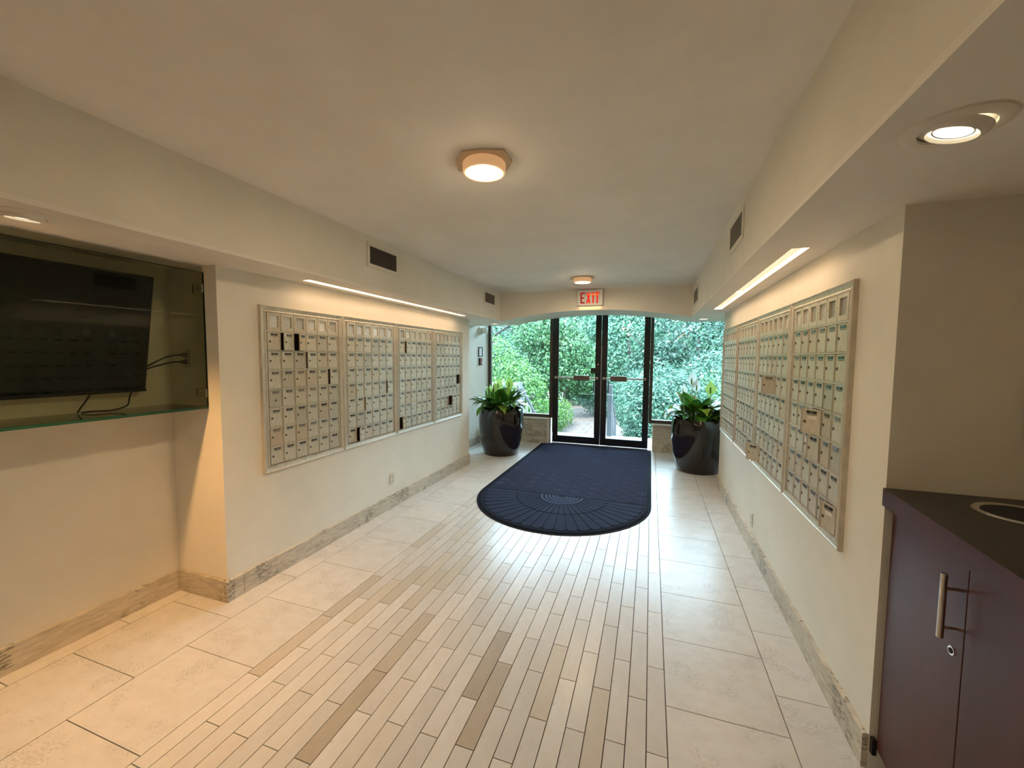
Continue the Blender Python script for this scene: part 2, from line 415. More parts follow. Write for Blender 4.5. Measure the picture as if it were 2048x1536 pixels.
# ------------------------------------------------------------------ entrance: low walls, windows, doors
def low_wall(name, x0, x1, jamb_left):
    q = MB(); q.box(x0, x1, 7.13, 7.30, 0, .44, M_WALL); r = struct(q.obj(name))
    xs = [x0, (x0+x1)/2-.02 if not jamb_left else x0+.9, x1]
    if not jamb_left: xs = [x0, -2.10, x1-.045]
    else: xs = [x0+.01, x1]
    for c0, c1 in zip(xs, xs[1:]):
        p = MB(); p.box(c0+.001, c1-.001, 7.112, 7.13, .139, .44, M_TRAV); p.obj('travertine_panel', r)
        p = MB(); p.box(c0+.001, c1-.001, 7.10, 7.13, 0, .136, M_TRAV); p.obj('skirting_stone', r)
    p = MB(); p.box(x0, x1+.012*(not jamb_left), 7.085, 7.18, .44, .463, M_TRAVW); p.obj('sill_stone', r)
    if not jamb_left:
        p = MB(); p.box(x1-.043, x1, 7.10, 7.20, .0, .439, M_TRAVW); p.obj('jamb_stone', r)
    return r
low_wall('wall_low_left', XLO, -1.70, False); low_wall('wall_low_right', .055, 1.25, True)
def side_window(name, x0, x1):
    r = struct(MB().box(x0, x1, 7.185, 7.265, .463, .52, M_BROWN).obj(name))
    for a, c in ((x0, x0+.05), (x1-.05, x1)): MB().box(a, c, 7.185, 7.265, .52, 2.46, M_BROWN).obj('window_frame', r)
    MB().box(x0, x1, 7.185, 7.265, 2.46, ZC, M_BROWN).obj('window_frame', r)
    MB().box(x0+.05, x1-.05, 7.222, 7.230, .52, 2.46, M_GLASS).obj('window_pane', r); return r
side_window('window_1', XLO, -1.675); side_window('window_2', -.012, 1.25)
MB_ = MB().box(-1.675, -.012, 7.18, 7.30, 0, .012, M_STEEL); thr = struct(MB_.obj('trim_2')); thr.name = 'door_threshold'
MB().box(-1.675, -.012, 7.185, 7.265, 2.44, ZC, M_BRONZE).obj('door_header')['kind'] = 'structure'
def door(name, x0, x1, hinge_left, label=None):
    z0, z1 = .02, 2.435; sw = .098
    d = struct(MB().box(x0, x1, 7.215, 7.26, z0, .145, M_BRONZE).obj(name))
    bevel(MB().box(x0, x0+sw, 7.215, 7.26, .145, z1-.1, M_BRONZE).obj('stile', d), .004)
    bevel(MB().box(x1-sw, x1, 7.215, 7.26, .145, z1-.1, M_BRONZE).obj('stile', d), .004)
    MB().box(x0, x1, 7.215, 7.26, z1-.1, z1, M_BRONZE).obj('top_rail', d)
    MB().box(x0+sw, x1-sw, 7.233, 7.241, .145, z1-.1, M_GLASS).obj('door_pane', d)
    # push bar
    a, c = (x0+.05, x1-.04) if hinge_left else (x0+.035, x1-.05)
    pb = MB().box(a, c, 7.125, 7.150, 1.187, 1.214, M_STEEL).obj('push_bar', d)
    bevel(pb, .005)
    for q in (a, c-.03): MB().box(q, q+.03, 7.125, 7.215, 1.180, 1.222, M_STEEL).obj('bar_bracket', d)
    p0 = -1.275 if hinge_left else -.648
    bevel(MB().box(p0, p0+.27, 7.110, 7.160, 1.155, 1.245, M_BARP).obj('push_pad', d), .006)
    # outside pull handle
    hx = x1-sw-.03 if hinge_left else x0+sw+.02
    MB().tube([(hx, 7.265, 1.14), (hx, 7.31, 1.12), (hx, 7.31, .93), (hx, 7.265, .91)], .014, M_BRONZE, 8).obj('pull_handle', d)
    if hinge_left:
        MB().box(x1-sw-.068, x1-sw+.06, 7.165, 7.215, 1.29, 1.38, M_BLACK).obj('lock_case', d)
        MB().tube([(x1-.045, 7.165, 1.44), (x1-.045, 7.205, 1.44)], .012, M_CHROME, 12).obj('lock_cylinder', d)
    else:
        MB().box(x0-.002, x0+.006, 7.209, 7.2149, .02, 1.75, M_STEEL).obj('astragal', d)
    return d
door('door_1', -1.672, -.822, True); door('door_2', -.815, -.015, False)

# ------------------------------------------------------------------ mailboxes
def frame_mesh(Wd, Hh):
    prof = [(0, 0), (0, .020), (.003, .0235), (.007, .0225), (.011, .018), (.030, .013), (.035, .0165), (.041, .0165), (.041, -.02)]
    q = MB(); n = len(prof)
    cor = [(0, 0, 1, 1), (Wd, 0, -1, 1), (Wd, Hh, -1, -1), (0, Hh, 1, -1)]
    for (u, v, su, sv) in cor:
        for d, w in prof: q.v.append((w, u+su*d, v+sv*d))
    for c in range(4):
        e = (c+1) % 4
        for k in range(n-1):
            q.f.append((c*n+k, e*n+k, e*n+k+1, c*n+k+1)); q.m.append(q.mi(M_ALUF))
    return q
TR = .041; SIDE = .013
def mail_meshes(Wd, Hh):
    r = {}
    inner_w = Wd-2*TR-2*SIDE; cw = inner_w/6; dirh = .130; rh = (Hh-2*TR-dirh)/7
    r.update(cw=cw, rh=rh, dirh=dirh, Wd=Wd, Hh=Hh)
    r['frame'] = frame_mesh(Wd, Hh).mesh('frame')
    q = MB(); u0, u1, v0, v1 = TR-.004, Wd-TR+.004, TR-.004, Hh-TR+.004; D = -.30
    q.poly([(D, u0, v0), (D, u1, v0), (D, u1, v1), (D, u0, v1)], M_CARC)
    for a, c in (((u0, v0), (u1, v0)), ((u1, v0), (u1, v1)), ((u1, v1), (u0, v1)), ((u0, v1), (u0, v0))):
        q.poly([(D, *a), (0, *a), (0, *c), (D, *c)], M_CARC)
    for c in range(1, 6): q.box(-.28, -.004, TR+SIDE+c*cw-.001, TR+SIDE+c*cw+.001, TR, Hh-TR-dirh, M_CARC)
    for k in range(1, 8): q.box(-.28, -.004, TR, Wd-TR, TR+k*rh-.001, TR+k*rh+.001, M_CARC)
    r['carcass'] = q.mesh('carcass')
    q = MB()
    for k in range(0, 8):
        z = TR+k*rh; hh = .0048
        q.box(-.004, .0125, TR, Wd-TR, z-hh if k else z, z+hh, M_ALUF)
    r['rail'] = None
    q1 = MB(); q1.box(-.004, .0125, TR, Wd-TR, -.0045, .0045, M_ALUF); r['rail'] = q1.mesh('row_rail')
    q1 = MB(); q1.box(-.004, .008, -.0022, .0022, TR, Hh-TR, M_ALUF); r['mull'] = q1.mesh('column_divider')
    q1 = MB(); q1.box(-.004, .009, -SIDE/2, SIDE/2, TR, Hh-TR, M_ALUF); r['sidestrip'] = q1.mesh('side_strip')
    # door, hinge edge at y = 0, extends to -y
    dw, dh = cw-.0058, rh-.0115
    q1 = MB(); q1.box(.004, .0085, -dw, 0, 0, dh, M_ALU)
    q1.box(.0085, .0115, -dw, -dw+.003, 0, dh, M_ALU); q1.box(.0085, .0115, -.003, 0, 0, dh, M_ALU)
    q1.box(.0085, .0092, -dw*.72, -dw*.22, dh*.765, dh*.785, M_DARK)
    r['door'] = q1.mesh('mailbox_door'); r['dw'] = dw; r['dh'] = dh
    q1 = MB(); q1.box(0, .0022, -dw*.25, dw*.25, -dh*.055, dh*.055, M_PLATE); r['plate'] = q1.mesh('name_plate')
    q1 = MB(); n = 12
    ring = [(0, .0075*math.cos(2*PI*i/n), .0075*math.sin(2*PI*i/n)) for i in range(n)]
    q1.poly([(.0035, y, z) for _, y, z in ring], M_LOCK)
    for i in range(n):
        j = (i+1) % n; q1.poly([ring[i], ring[j], (.0035, *ring[j][1:]), (.0035, *ring[i][1:])], M_LOCK)
    q1.box(.0035, .0041, -.0012, .0012, -.0045, .0045, M_DARK); r['lock'] = q1.mesh('lock')
    # directory door with a window
    W2, H2 = cw-.004, dirh-.006; a, c, e, g = W2*.20, W2*.84, H2*.20, H2*.84
    q1 = MB()
    for y0, y1, z0, z1 in ((0, a, 0, H2), (c, W2, 0, H2), (a, c, 0, e), (a, c, g, H2)): q1.box(.002, .0135, y0, y1, z0, z1, M_ALU)
    q1.box(.0135, .0138, a*.35, a*.35+.005, H2*.5-.0025, H2*.5+.0025, M_DARK)
    r['dirdoor'] = q1.mesh('directory_door')
    q1 = MB(); q1.box(.002, .0035, a, c, e, g, M_PAPER); r['dirpane'] = q1.mesh('directory_card')
    return r
def mailbox(loc, rz, mm, label, group, opens={}, missing=(), stickers=(), half=()):
    R = tag(empty('mailbox_panel', loc, rz), label, 'mailboxes', group)
    inst('frame', mm['frame'], R); inst('carcass', mm['carcass'], R)
    cw, rh = mm['cw'], mm['rh']; topz = mm['Hh']-TR-mm['dirh']
    for k in range(1, 8): inst('row_rail', mm['rail'], R, (0, 0, TR+k*rh))
    for c in range(1, 6): inst('column_divider', mm['mull'], R, (0, TR+SIDE+c*cw, 0))
    for u in (TR+SIDE/2, mm['Wd']-TR-SIDE/2): inst('side_strip', mm['sidestrip'], R, (0, u, 0))
    for c in range(6):
        d = inst('directory_door', mm['dirdoor'], R, (0, TR+SIDE+c*cw+.002, topz+.005)); inst('directory_card', mm['dirpane'], d)
    for row in range(1, 8):
        for c in range(1, 7):
            if (row, c) in missing: continue
            z = topz-row*rh+.0058
            d = inst('mailbox_door', mm['door'], R, (.004 if (row, c) in opens else 0, TR+SIDE+c*cw-.0029, z), math.radians(opens.get((row, c), 0)))
            if (row, c) not in stickers: inst('name_plate', mm['plate'], d, (.0085, -mm['dw']*.47, mm['dh']*.875))
            else: MB().box(.0085, .0092, -mm['dw']*.72, -mm['dw']*.25, mm['dh']*.80, mm['dh']*.95, M_STICK).obj('sticker', d)
            inst('lock', mm['lock'], d, (.0085, -mm['dw']*.80 if (row, c) != (4, 1) else -mm['dw']*.5, mm['dh']*.47 if (row, c) != (4, 1) else mm['dh']*.4))
            if (row, c) in half: MB().box(.0085, .0092, -mm['dw']*.66, -mm['dw']*.25, mm['dh']*.60, mm['dh']*.72, M_STICK).obj('sticker', d)
    return R
wl_ = (LB['y1']-LB['y0'])/4; wr_ = (RB['y1']-RB['y0'])/4
ML = mail_meshes(wl_, LB['z1']-LB['z0']); MR = mail_meshes(wr_, RB['z1']-RB['z0'])
GM = 'aluminium mailbox panels along the corridor'
dat = [({(1, 2): 11, (1, 3): 22, (2, 4): 5, (3, 6): 8}, (), (), 'aluminium mailbox panel beside the television recess with two doors ajar in its top row'),
       ({(7, 2): 14, (4, 6): 5, (5, 3): 4}, (), (), 'aluminium mailbox panel second from the television recess, one bottom row door ajar'),
       ({(1, 2): 8, (7, 1): 18}, (), ((6, 3),), 'aluminium mailbox panel third from the television recess, first bottom row door ajar'),
       ({(6, 4): 24}, ((4, 6),), ((7, 5), (5, 6), (7, 6)), 'aluminium mailbox panel fourth from the television recess with one door missing')]
for i, (op, mi, st, lb) in enumerate(dat): mailbox((XL, LB['y0']+i*wl_, LB['z0']), 0, ML, lb, GM, op, mi, st)
dat = [({}, (), (), (), 'aluminium mailbox panel fourth from the sink cabinet with every door shut'),
       ({(6, 3): 12, (7, 6): 10}, (), (), ((6, 3),), 'aluminium mailbox panel third from the sink cabinet, two low doors ajar'),
       ({(3, 4): 33, (7, 1): 36}, (), (), (), 'aluminium mailbox panel second from the sink cabinet, doors swung out in third and bottom rows'),
       ({(4, 4): 30, (5, 4): 9, (7, 6): 12}, (), (), ((4, 4), (7, 6)), 'aluminium mailbox panel nearest the sink cabinet with a door swung wide in its fourth row')]
for i, (op, mi, st, hf, lb) in enumerate(dat): mailbox((XR, RB['y1']-i*wr_, RB['z0']), PI, MR, lb, GM, op, mi, st, hf)

# ------------------------------------------------------------------ lights
def drum(x, y, label):
    R = tag(empty('ceiling_lamp', (x, y, ZC)), label, 'lamp', 'round drum lamps along the ceiling')
    pl = [(.146*math.cos(a)*sc, .146*math.sin(a)*sc) for a, sc in ((.2, .95), (.75, .9), (1.35, 1.05), (2.2, .86), (2.9, 1.12), (3.6, .95), (4.3, 1.0), (5.0, .9), (5.7, 1.1))]
    MB().prism(pl, -.008, 0, M_BARP).obj('mounting_plate', R).data.materials[0] = M_PLATE2
    autosmooth(MB().lathe([(.100, -.008), (.105, -.014), (.105, -.050), (.098, -.057), (.092, -.057)], M_GLOWR, 48).obj('drum_ring', R))
    q = MB(); q.disc(.093, -.055, M_EDRUM, 40, up=False); q.obj('diffuser', R)
    lamp('lamp_light', 'AREA', (0, 0, -.062), E_DRUM*.88, WARM2, R, shape='DISK', size=.18)
    lamp('lamp_glow', 'POINT', (0, 0, -.10), E_DRUM*.10, WARM2, R, shadow_soft_size=.035)
    return R
M_PLATE2 = mat('aged mounting plate', (.62, .48, .32), .6)
M_GLOWR = mat('translucent drum ring', (.75, .58, .40), .5)
P(M_GLOWR).inputs['Emission Color'].default_value = (1, .52, .22, 1); P(M_GLOWR).inputs['Emission Strength'].default_value = .38
drum(-.80, 1.905, 'round drum ceiling lamp with warm diffuser over the plank floor')
drum(-.80, 4.945, 'round drum ceiling lamp in front of the exit sign')
drum(-.80, -1.13, 'added unseen drum ceiling lamp behind the sink cabinet and television recess')  # out of view, added behind the camera to light the near corridor
def slot(name, s, label, split):
    x0, x1, y0, y1 = s; R = tag(empty(name, ((x0+x1)/2, (y0+y1)/2, ZS)), label, 'light', 'recessed slot lights over the mailboxes')
    hx, hy, dp = (x1-x0)/2, (y1-y0)/2, .055
    q = MB()
    q.box(-hx, -hx+.002, -hy, hy, .0, dp+.01, M_WARMW); q.box(hx-.002, hx, -hy, hy, .0, dp+.01, M_WARMW)
    q.box(-hx, hx, -hy, -hy+.002, .0, dp+.01, M_WARMW); q.box(-hx, hx, hy-.002, hy, .0, dp+.01, M_WARMW)
    q.box(-hx, hx, -hy, hy, dp+.01, dp+.014, M_WARMW); q.obj('housing', R)
    MB().box(-hx+.002, hx-.002, -hy+.002, hy-.002, .030, .034, M_ESLOT).obj('diffuser', R)
    MB().box(-hx+.002, hx-.002, split-.008, split+.008, .012, .0298, M_WARMW).obj('divider', R)
    lamp('slot_light', 'AREA', (0, 0, .027), E_SLOT, WARM, R, shape='RECTANGLE', size=(x1-x0)-.008, size_y=(y1-y0)-.01)
slot('slot_light_fixture', SLOT_L, 'long recessed slot light above mailboxes beside the television recess', -.35)
slot('slot_light_fixture', SLOT_R, 'long recessed slot light above mailboxes beside the sink cabinet', .22)
def eyeball(x, y, label, tilt, R0=.096, pw=4.6, cone=118):
    R = tag(empty('recessed_spotlight', (x, y, ZS)), label, 'light', 'tilting recessed spotlights in the soffits')
    autosmooth(MB().lathe([(R0, 0), (R0-.002, -.005), (R0-.012, -.009), (.066, -.010), (.064, -.004)], M_WARMW, 48).obj('trim_ring', R))
    ball = MB().lathe([(.064, -.002), (.060, -.013), (.050, -.020), (.047, -.021), (.044, -.012)], M_WARMW, 40).obj('eyeball', R); autosmooth(ball)
    q = MB(); q.disc(.046, -.0125, M_EEYE, 32, up=False); l = q.obj('bulb', R)
    q = MB().lathe([(.034, -.0135), (.036, -.0150), (.038, -.0135)], M_STEEL, 32).obj('bulb_ring', R)
    for o in (ball, l, q): o.rotation_euler = tilt
    lamp('spot_light', 'SPOT', (0, 0, -.035), E_EYE*pw, WARME, R, rot=(tilt[0]*2.0, tilt[1]*2.0, 0), spot_size=math.radians(cone), spot_blend=.8, shadow_soft_size=.045)
eyeball(-2.325, .92, 'lit recessed spotlight above the television recess', (0, math.radians(6), 0))
eyeball(.648, 1.25, 'lit tilting recessed spotlight above the sink cabinet', (math.radians(5), math.radians(14), 0), pw=.4, cone=80)
def downlight(x, y, label):
    R = tag(empty('downlight', (x, y, ZS)), label, 'light', 'small downlights over the planters')
    autosmooth(MB().lathe([(.085, 0), (.083, -.006), (.060, -.010), (.055, -.004)], M_WHITE, 40).obj('trim_ring', R))
    q = MB(); q.disc(.056, -.0045, M_EEYE, 28, up=False); q.obj('bulb', R)
    lamp('down_light', 'SPOT', (0, 0, -.02), E_SPOT, WARM2, R, spot_size=math.radians(100), spot_blend=.7, shadow_soft_size=.05)
downlight(-2.39, 6.14, 'small recessed downlight above planter beside the framed notice')
downlight(.65, 6.04, 'small recessed downlight above planter with white lily blooms')

# ------------------------------------------------------------------ vents
def vent(x, y0, y1, z0, z1, out, label, ms, ns=20):
    R = tag(empty('air_vent', (x, (y0+y1)/2, z0), 0 if out > 0 else PI), label, 'vent', 'air vents in the soffit faces')
    hw, h = (y1-y0)/2, z1-z0; t = .030
    q = MB()
    for a, c, d, e in ((-hw, hw, 0, t), (-hw, hw, h-t, h), (-hw, -hw+t, t, h-t), (hw-t, hw, t, h-t)): q.box(0, .008, a, c, d, e, M_WARMW)
    bevel(q.obj('vent_frame', R), .003)
    MB().box(.0005, .0015, -hw+t, hw-t, t, h-t, M_DARK).obj('backing', R)
    st = (2*hw-2*t)/ns; sm = MB(); sm.box(.0015, .0065, -st*.22, st*.22, t, h-t, ms); me = sm.mesh('slat')
    for i in range(ns): inst('slat', me, R, (0, -hw+t+(i+.5)*st, 0))
    q = MB()
    for z in (t/2, h-t/2): q.tube([(.008, 0, z), (.0095, 0, z)], .004, M_STEEL, 8)
    q.obj('screw', R)
vent(FL, 2.735, 3.155, 2.262, 2.458, 1, 'air vent with dark slats above mailboxes beside the television recess', M_VENT)
vent(FL, 5.12, 5.535, 2.268, 2.458, 1, 'air vent between exit sign and mailboxes with the missing door', M_VENTG)
vent(FR, 2.71, 3.15, 2.25, 2.448, -1, 'air vent with grey slats above mailboxes beside the sink cabinet', M_VENTG)
vent(FR, 5.06, 5.58, 2.19, 2.40, -1, 'air vent beside the beam near planter with white lily blooms', M_VENTG)

# ------------------------------------------------------------------ exit sign
def exit_sign():
    R = tag(empty('exit_sign', (-.826, YB, 2.275)), 'lit white EXIT sign with red letters on arched beam', 'sign')
    hw, h = .178, .222
    bevel(MB().box(-hw, hw, -.045, 0, 0, h, M_STEEL).obj('housing', R), .004)
    MB().box(-hw+.004, hw-.004, -.050, -.045, .004, h-.004, M_WHITE).obj('face_plate', R)
    z0, z1 = .032, .180; yk = (-.0535, -.050)
    def L(polys, name, m=M_ERED):
        q = MB()
        for p in polys: q.prism([(x, z) for x, z in p], yk[0], yk[1], m, 'y')
        q.obj(name, R)
    def rc(a, c, d, e): return [(a, d), (c, d), (c, e), (a, e)]
    s = .017; x = -.128; w = .060
    L([rc(x, x+s, z0, z1), rc(x+s, x+w, z0, z0+s), rc(x+s, x+w, z1-s, z1), rc(x+s, x+w*.85, (z0+z1-s)/2, (z0+z1+s)/2)], 'letter_e', M_RED2)
    x = -.050; w = .062
    L([[(x, z0), (x+s*1.15, z0), (x+w, z1), (x+w-s*1.15, z1)], [(x+w-s*1.15, z0), (x+w, z0), (x+s*1.15, z1), (x, z1)]], 'letter_x')
    x = .036; L([rc(x, x+s*1.15, z0, z1)], 'letter_i')
    x = .070; w = .062
    L([rc(x, x+w, z1-s, z1), rc(x+w/2-s*.6, x+w/2+s*.6, z0, z1-s)], 'letter_t')
    MB().tube([(-.030, -.056, .150), (.118, -.056, .150)], .006, M_EREDH, 8).obj('lit_tube', R)
    lamp('sign_glow', 'AREA', (0, -.02, -.006), .25, (1, .55, .2), R, shape='RECTANGLE', size=.3, size_y=.03)
M_RED2 = emit('dim red exit lettering', (.55, .008, .006), .62)
exit_sign()

# ------------------------------------------------------------------ vestibule wall fittings
R = tag(empty('framed_notice', (XLO, 6.79, 1.56)), 'small framed white notice on wall beside the entrance window', 'notice')
q = MB(); fw = .016; hy, hz = .085, .17
for a, c, d, e in ((-hy, hy, 0, fw), (-hy, hy, hz-fw, hz), (-hy, -hy+fw, fw, hz-fw), (hy-fw, hy, fw, hz-fw)): q.box(0, .014, a, c, d, e, M_BRONZE)
q.obj('frame', R); MB().box(.001, .006, -hy+fw, hy-fw, fw, hz-fw, M_WHITE).obj('sheet', R)
R = tag(empty('fire_alarm_pull', (XLO, 6.79, 1.405)), 'dark red fire alarm pull below the framed notice', 'alarm')
bevel(MB().box(0, .030, -.045, .045, 0, .13, M_RED).obj('body', R), .006)
MB().box(.030, .042, -.03, .03, .035, .055, M_WHITE).obj('handle', R)
MB().box(0, .028, -.058, -.047, 0, .13, M_BLACK).obj('side_plate', R)
R = tag(empty('emergency_light', (XLO, 6.80, 1.965)), 'white emergency light unit high on wall above framed notice', 'light')
bevel(MB().box(0, .03, -.07, .07, .0, .12, M_WARMW).obj('base', R), .006)
autosmooth(MB().lathe([(0, 0), (.05, .0), (.058, .02), (.058, .08), (.05, .1), (0, .1)], M_WHITE, 24).obj('head', R)).location = (.075, .02, .01)
def outlet(loc, rz, label):
    R = tag(empty('wall_outlet', loc, rz), label, 'outlet')
    bevel(MB().box(0, .007, -.036, .036, 0, .115, M_IVORY).obj('cover_plate', R), .003)
    for z in (.036, .079):
        s = bevel(MB().box(.007, .0095, -.017, .017, z-.014, z+.014, M_IVORY).obj('socket', R), .004)
        q = MB(); q.box(.0095, .0100, -.008, -.005, z-.004, z+.006, M_DARK); q.box(.0095, .0100, .005, .008, z-.004, z+.006, M_DARK); q.obj('slots', s)
    MB().tube([(.007, 0, .0575), (.009, 0, .0575)], .003, M_STEEL, 8).obj('screw', R)
outlet((XL, 3.50, .242), 0, 'ivory wall outlet below mailboxes near the television recess')
outlet((XR, 3.735, .180), PI, 'ivory wall outlet below mailboxes near the sink cabinet')
outlet((-2.757, YLN, 1.470), -PI/2, 'ivory wall outlet inside the glass case holding two plugs')

# ------------------------------------------------------------------ television case
GX = -2.598
R = tag(empty('glass_display_case', (GX, .9, 1.22)), 'wall mounted glass case enclosing the television', 'glass case')
y0c, y1c = -.25, YLN
def gl(name, x0, x1, a, c, d, e): return MB().box(x0-GX, x1-GX, a-.9, c-.9, d-1.22, e-1.22, M_CASE).obj(name, R)
gl('front_pane', GX, GX+.010, y0c, y1c-.003, 1.234, 2.048)
gl('glass_shelf', XLO+.002, GX+.010, y0c, y1c-.003, 1.222, 1.234)
q = MB(); q.box(.010, .0115, y0c-.9, y1c-.903, .0, .014, M_GEDGE); q.obj('shelf_edge', R)
q = MB(); q.box(.000, .010, y1c-.9035, y1c-.9005, .014, .828, M_GEDGE); q.box(.0, .010, y0c-.9, y1c-.9035, .828, .8295, M_GEDGE); q.obj('pane_edge', R)
for z in (1.955, 1.315):
    h = MB(); h.box(-.070, .006, y1c-.9-.012, y1c-.9-.0005, z-1.22-.026, z-1.22+.026, M_IVORY); hb = bevel(h.obj('hinge', R), .003)
    MB().box(-.078, -.070, y1c-.9-.012, y1c-.9-.0005, z-1.22-.026, z-1.22+.026, M_BLACK).obj('hinge_gap', hb)
    MB().tube([(-.028, y1c-.9-.014, z-1.22), (-.028, y1c-.9-.012, z-1.22)], .004, M_DARK, 8).obj('screw', hb)
R = tag(empty('television', (XLO, 1.03, 1.33)), 'black flat television tilted down inside the glass case', 'television')
tl = math.atan2(.125, .66)
def tv_part(name, w0, w1, a, c, d, e, m):
    o = MB().box(w0, w1, a, c, d, e, m).obj(name, R); o.location = (.055, 0, .002); o.rotation_euler = (0, tl, 0); return o
HT = .675
bevel(tv_part('housing', -.045, .0, -.57, .57, 0, HT, M_BLACK), .004)
tv_part('screen', .0, .003, -.562, .562, .016, HT-.008, M_SCREEN)
tv_part('bezel', .0, .005, -.57, .57, 0, .014, M_BLACK)
MB().box(.002, .030, -.12, .12, .20, .45, M_BLACK).obj('wall_bracket', R)
def cord(label, pts, plug=None, r=.0042):
    # smooth catmull-rom
    P_ = [Vector(p) for p in pts]; out = []
    for i in range(len(P_)-1):
        a, b_, c_, d_ = P_[max(i-1, 0)], P_[i], P_[i+1], P_[min(i+2, len(P_)-1)]
        for t in np.linspace(0, 1, 8, endpoint=False):
            t2, t3 = t*t, t*t*t
            out.append(.5*((2*b_)+(c_-a)*t+(2*a-5*b_+4*c_-d_)*t2+(-a+3*b_-3*c_+d_)*t3))
    out.append(P_[-1])
    R = tag(empty('power_cord', out[0]), label, 'cord')
    o = MB().tube([p-out[0] for p in out], r, M_BLACK, 8).obj('cable', R, True)
    if plug:
        q = MB(); e = out[-1]-out[0]; q.tube([e, e+Vector((0, .03, 0))], [.008, .015], M_BLACK, 10); q.obj('plug', R)
cord('black cord in the upper socket of the glass case outlet', [(-2.84, 1.50, 1.43), (-2.86, 1.60, 1.475), (-2.80, 1.68, 1.535), (-2.757, 1.732, 1.549)], True)
cord('black cord in the lower socket of the glass case outlet', [(-2.85, 1.49, 1.415), (-2.865, 1.60, 1.46), (-2.80, 1.69, 1.500), (-2.757, 1.732, 1.506)], True)
cord('short black cord dropping from television to glass shelf', [(-2.86, 1.345, 1.345), (-2.865, 1.325, 1.30), (-2.865, 1.30, 1.262), (-2.86, 1.285, 1.239)])
cord('black cord looping from television corner along glass shelf', [(-2.86, 1.53, 1.345), (-2.85, 1.51, 1.30), (-2.80, 1.47, 1.262), (-2.79, 1.40, 1.244), (-2.82, 1.33, 1.244), (-2.855, 1.30, 1.239)])

# ------------------------------------------------------------------ sink cabinet
zc = 1.088
def cabfront(y, inset=0): return .812-.076*(1.81-y)+inset
R = tag(empty('sink_cabinet', (1.05, 1.0, 0)), 'dark cherry cabinet with black counter and steel bar handle', 'cabinet')
def cp(y0, y1, ins, x1, z0, z1, m, name, par=None, mtop=None):
    q = MB(); q.prism([(cabfront(y0, ins)-1.05, y0-1.0), (x1-1.05, y0-1.0), (x1-1.05, y1-1.0), (cabfront(y1, ins)-1.05, y1-1.0)], z0, z1, m, 'z', mtop)
    return q.obj(name, par or R)
ct = cp(-.20, 1.812, 0, XRO-.003, 1.024, 1.088, M_CHERRY, 'counter_top', None, M_COUNT)
cp(-.18, 1.80, .050, XRO-.003, .10, 1.020, M_CHERRY, 'carcass')
cp(-.18, 1.80, .10, XRO-.003, 0, .098, M_BLACK, 'plinth')
DJ = 1.362
d1 = cp(DJ+.002, 1.806, .028, 0, 0, 0, M_CHERRY, 'x'); bpy.data.objects.remove(d1)
def cdoor(y0, y1):
    q = MB(); q.prism([(cabfront(y0, .026)-1.05, y0-1.0), (cabfront(y0, .046)-1.05, y0-1.0), (cabfront(y1, .046)-1.05, y1-1.0), (cabfront(y1, .026)-1.05, y1-1.0)], .105, 1.010, M_CHERRY)
    return bevel(q.obj('cabinet_door', R), .0015)
d1 = cdoor(DJ+.0015, 1.792); d2 = cdoor(.88, DJ-.0015); d3 = cdoor(.40, .877)
def hpt(y, off, z): return (cabfront(y, .026)-off-1.05, y-1.0, z)
yh = 1.392
h = MB().tube([hpt(yh, .036, .795), hpt(yh, .036, .975)], .0075, M_STEEL, 14); ho = autosmooth(h.obj('handle', d1))
for z in (.825, .935): MB().tube([hpt(yh, .033, z), hpt(yh, .0, z)], .0042, M_STEEL, 10).obj('handle_post', ho)
l = MB().tube([hpt(1.405, .004, .755), hpt(1.405, .0, .755)], .0125, M_CHROME, 20); lo = l.obj('cabinet_lock', d1)
MB().tube([hpt(1.405, .0055, .755), hpt(1.405, .0035, .755)], .0075, M_DARK, 16).obj('keyhole', lo)
MB().box(.824-1.05, .838-1.05, 1.7925-1.0, 1.812-1.0, .075, .135, M_BLACK).obj('door_hinge', d1)
# waste opening with steel rim
WC = (1.075, 1.63)
rim = autosmooth(MB().lathe([(.088, .0), (.096, .004), (.104, .004), (.108, .0)], M_CHROME, 48, (WC[0]-1.05, WC[1]-1.0, zc)).obj('steel_rim', R))
q = MB(); q.disc(.089, zc+.0006, M_DARK, 40, (WC[0]-1.05, WC[1]-1.0)); q.obj('waste_opening', rim)
R = tag(empty('soap_dispenser', (1.195, YRN, 1.30)), 'pale wall dispenser with chrome push knob above counter', 'dispenser')
bevel(MB().box(-.022, .06, -.055, 0, -.02, .20, M_IVORY).obj('body', R), .012, 3)
autosmooth(MB().lathe([(0, .03), (.012, .029), (.018, .02), (.018, .008), (.011, .0), (.011, -.01)], M_CHROME, 24).obj('push_knob', R)).rotation_euler = (PI/2, 0, 0)
R.children[-1].location = (-.004, -.065, .092)

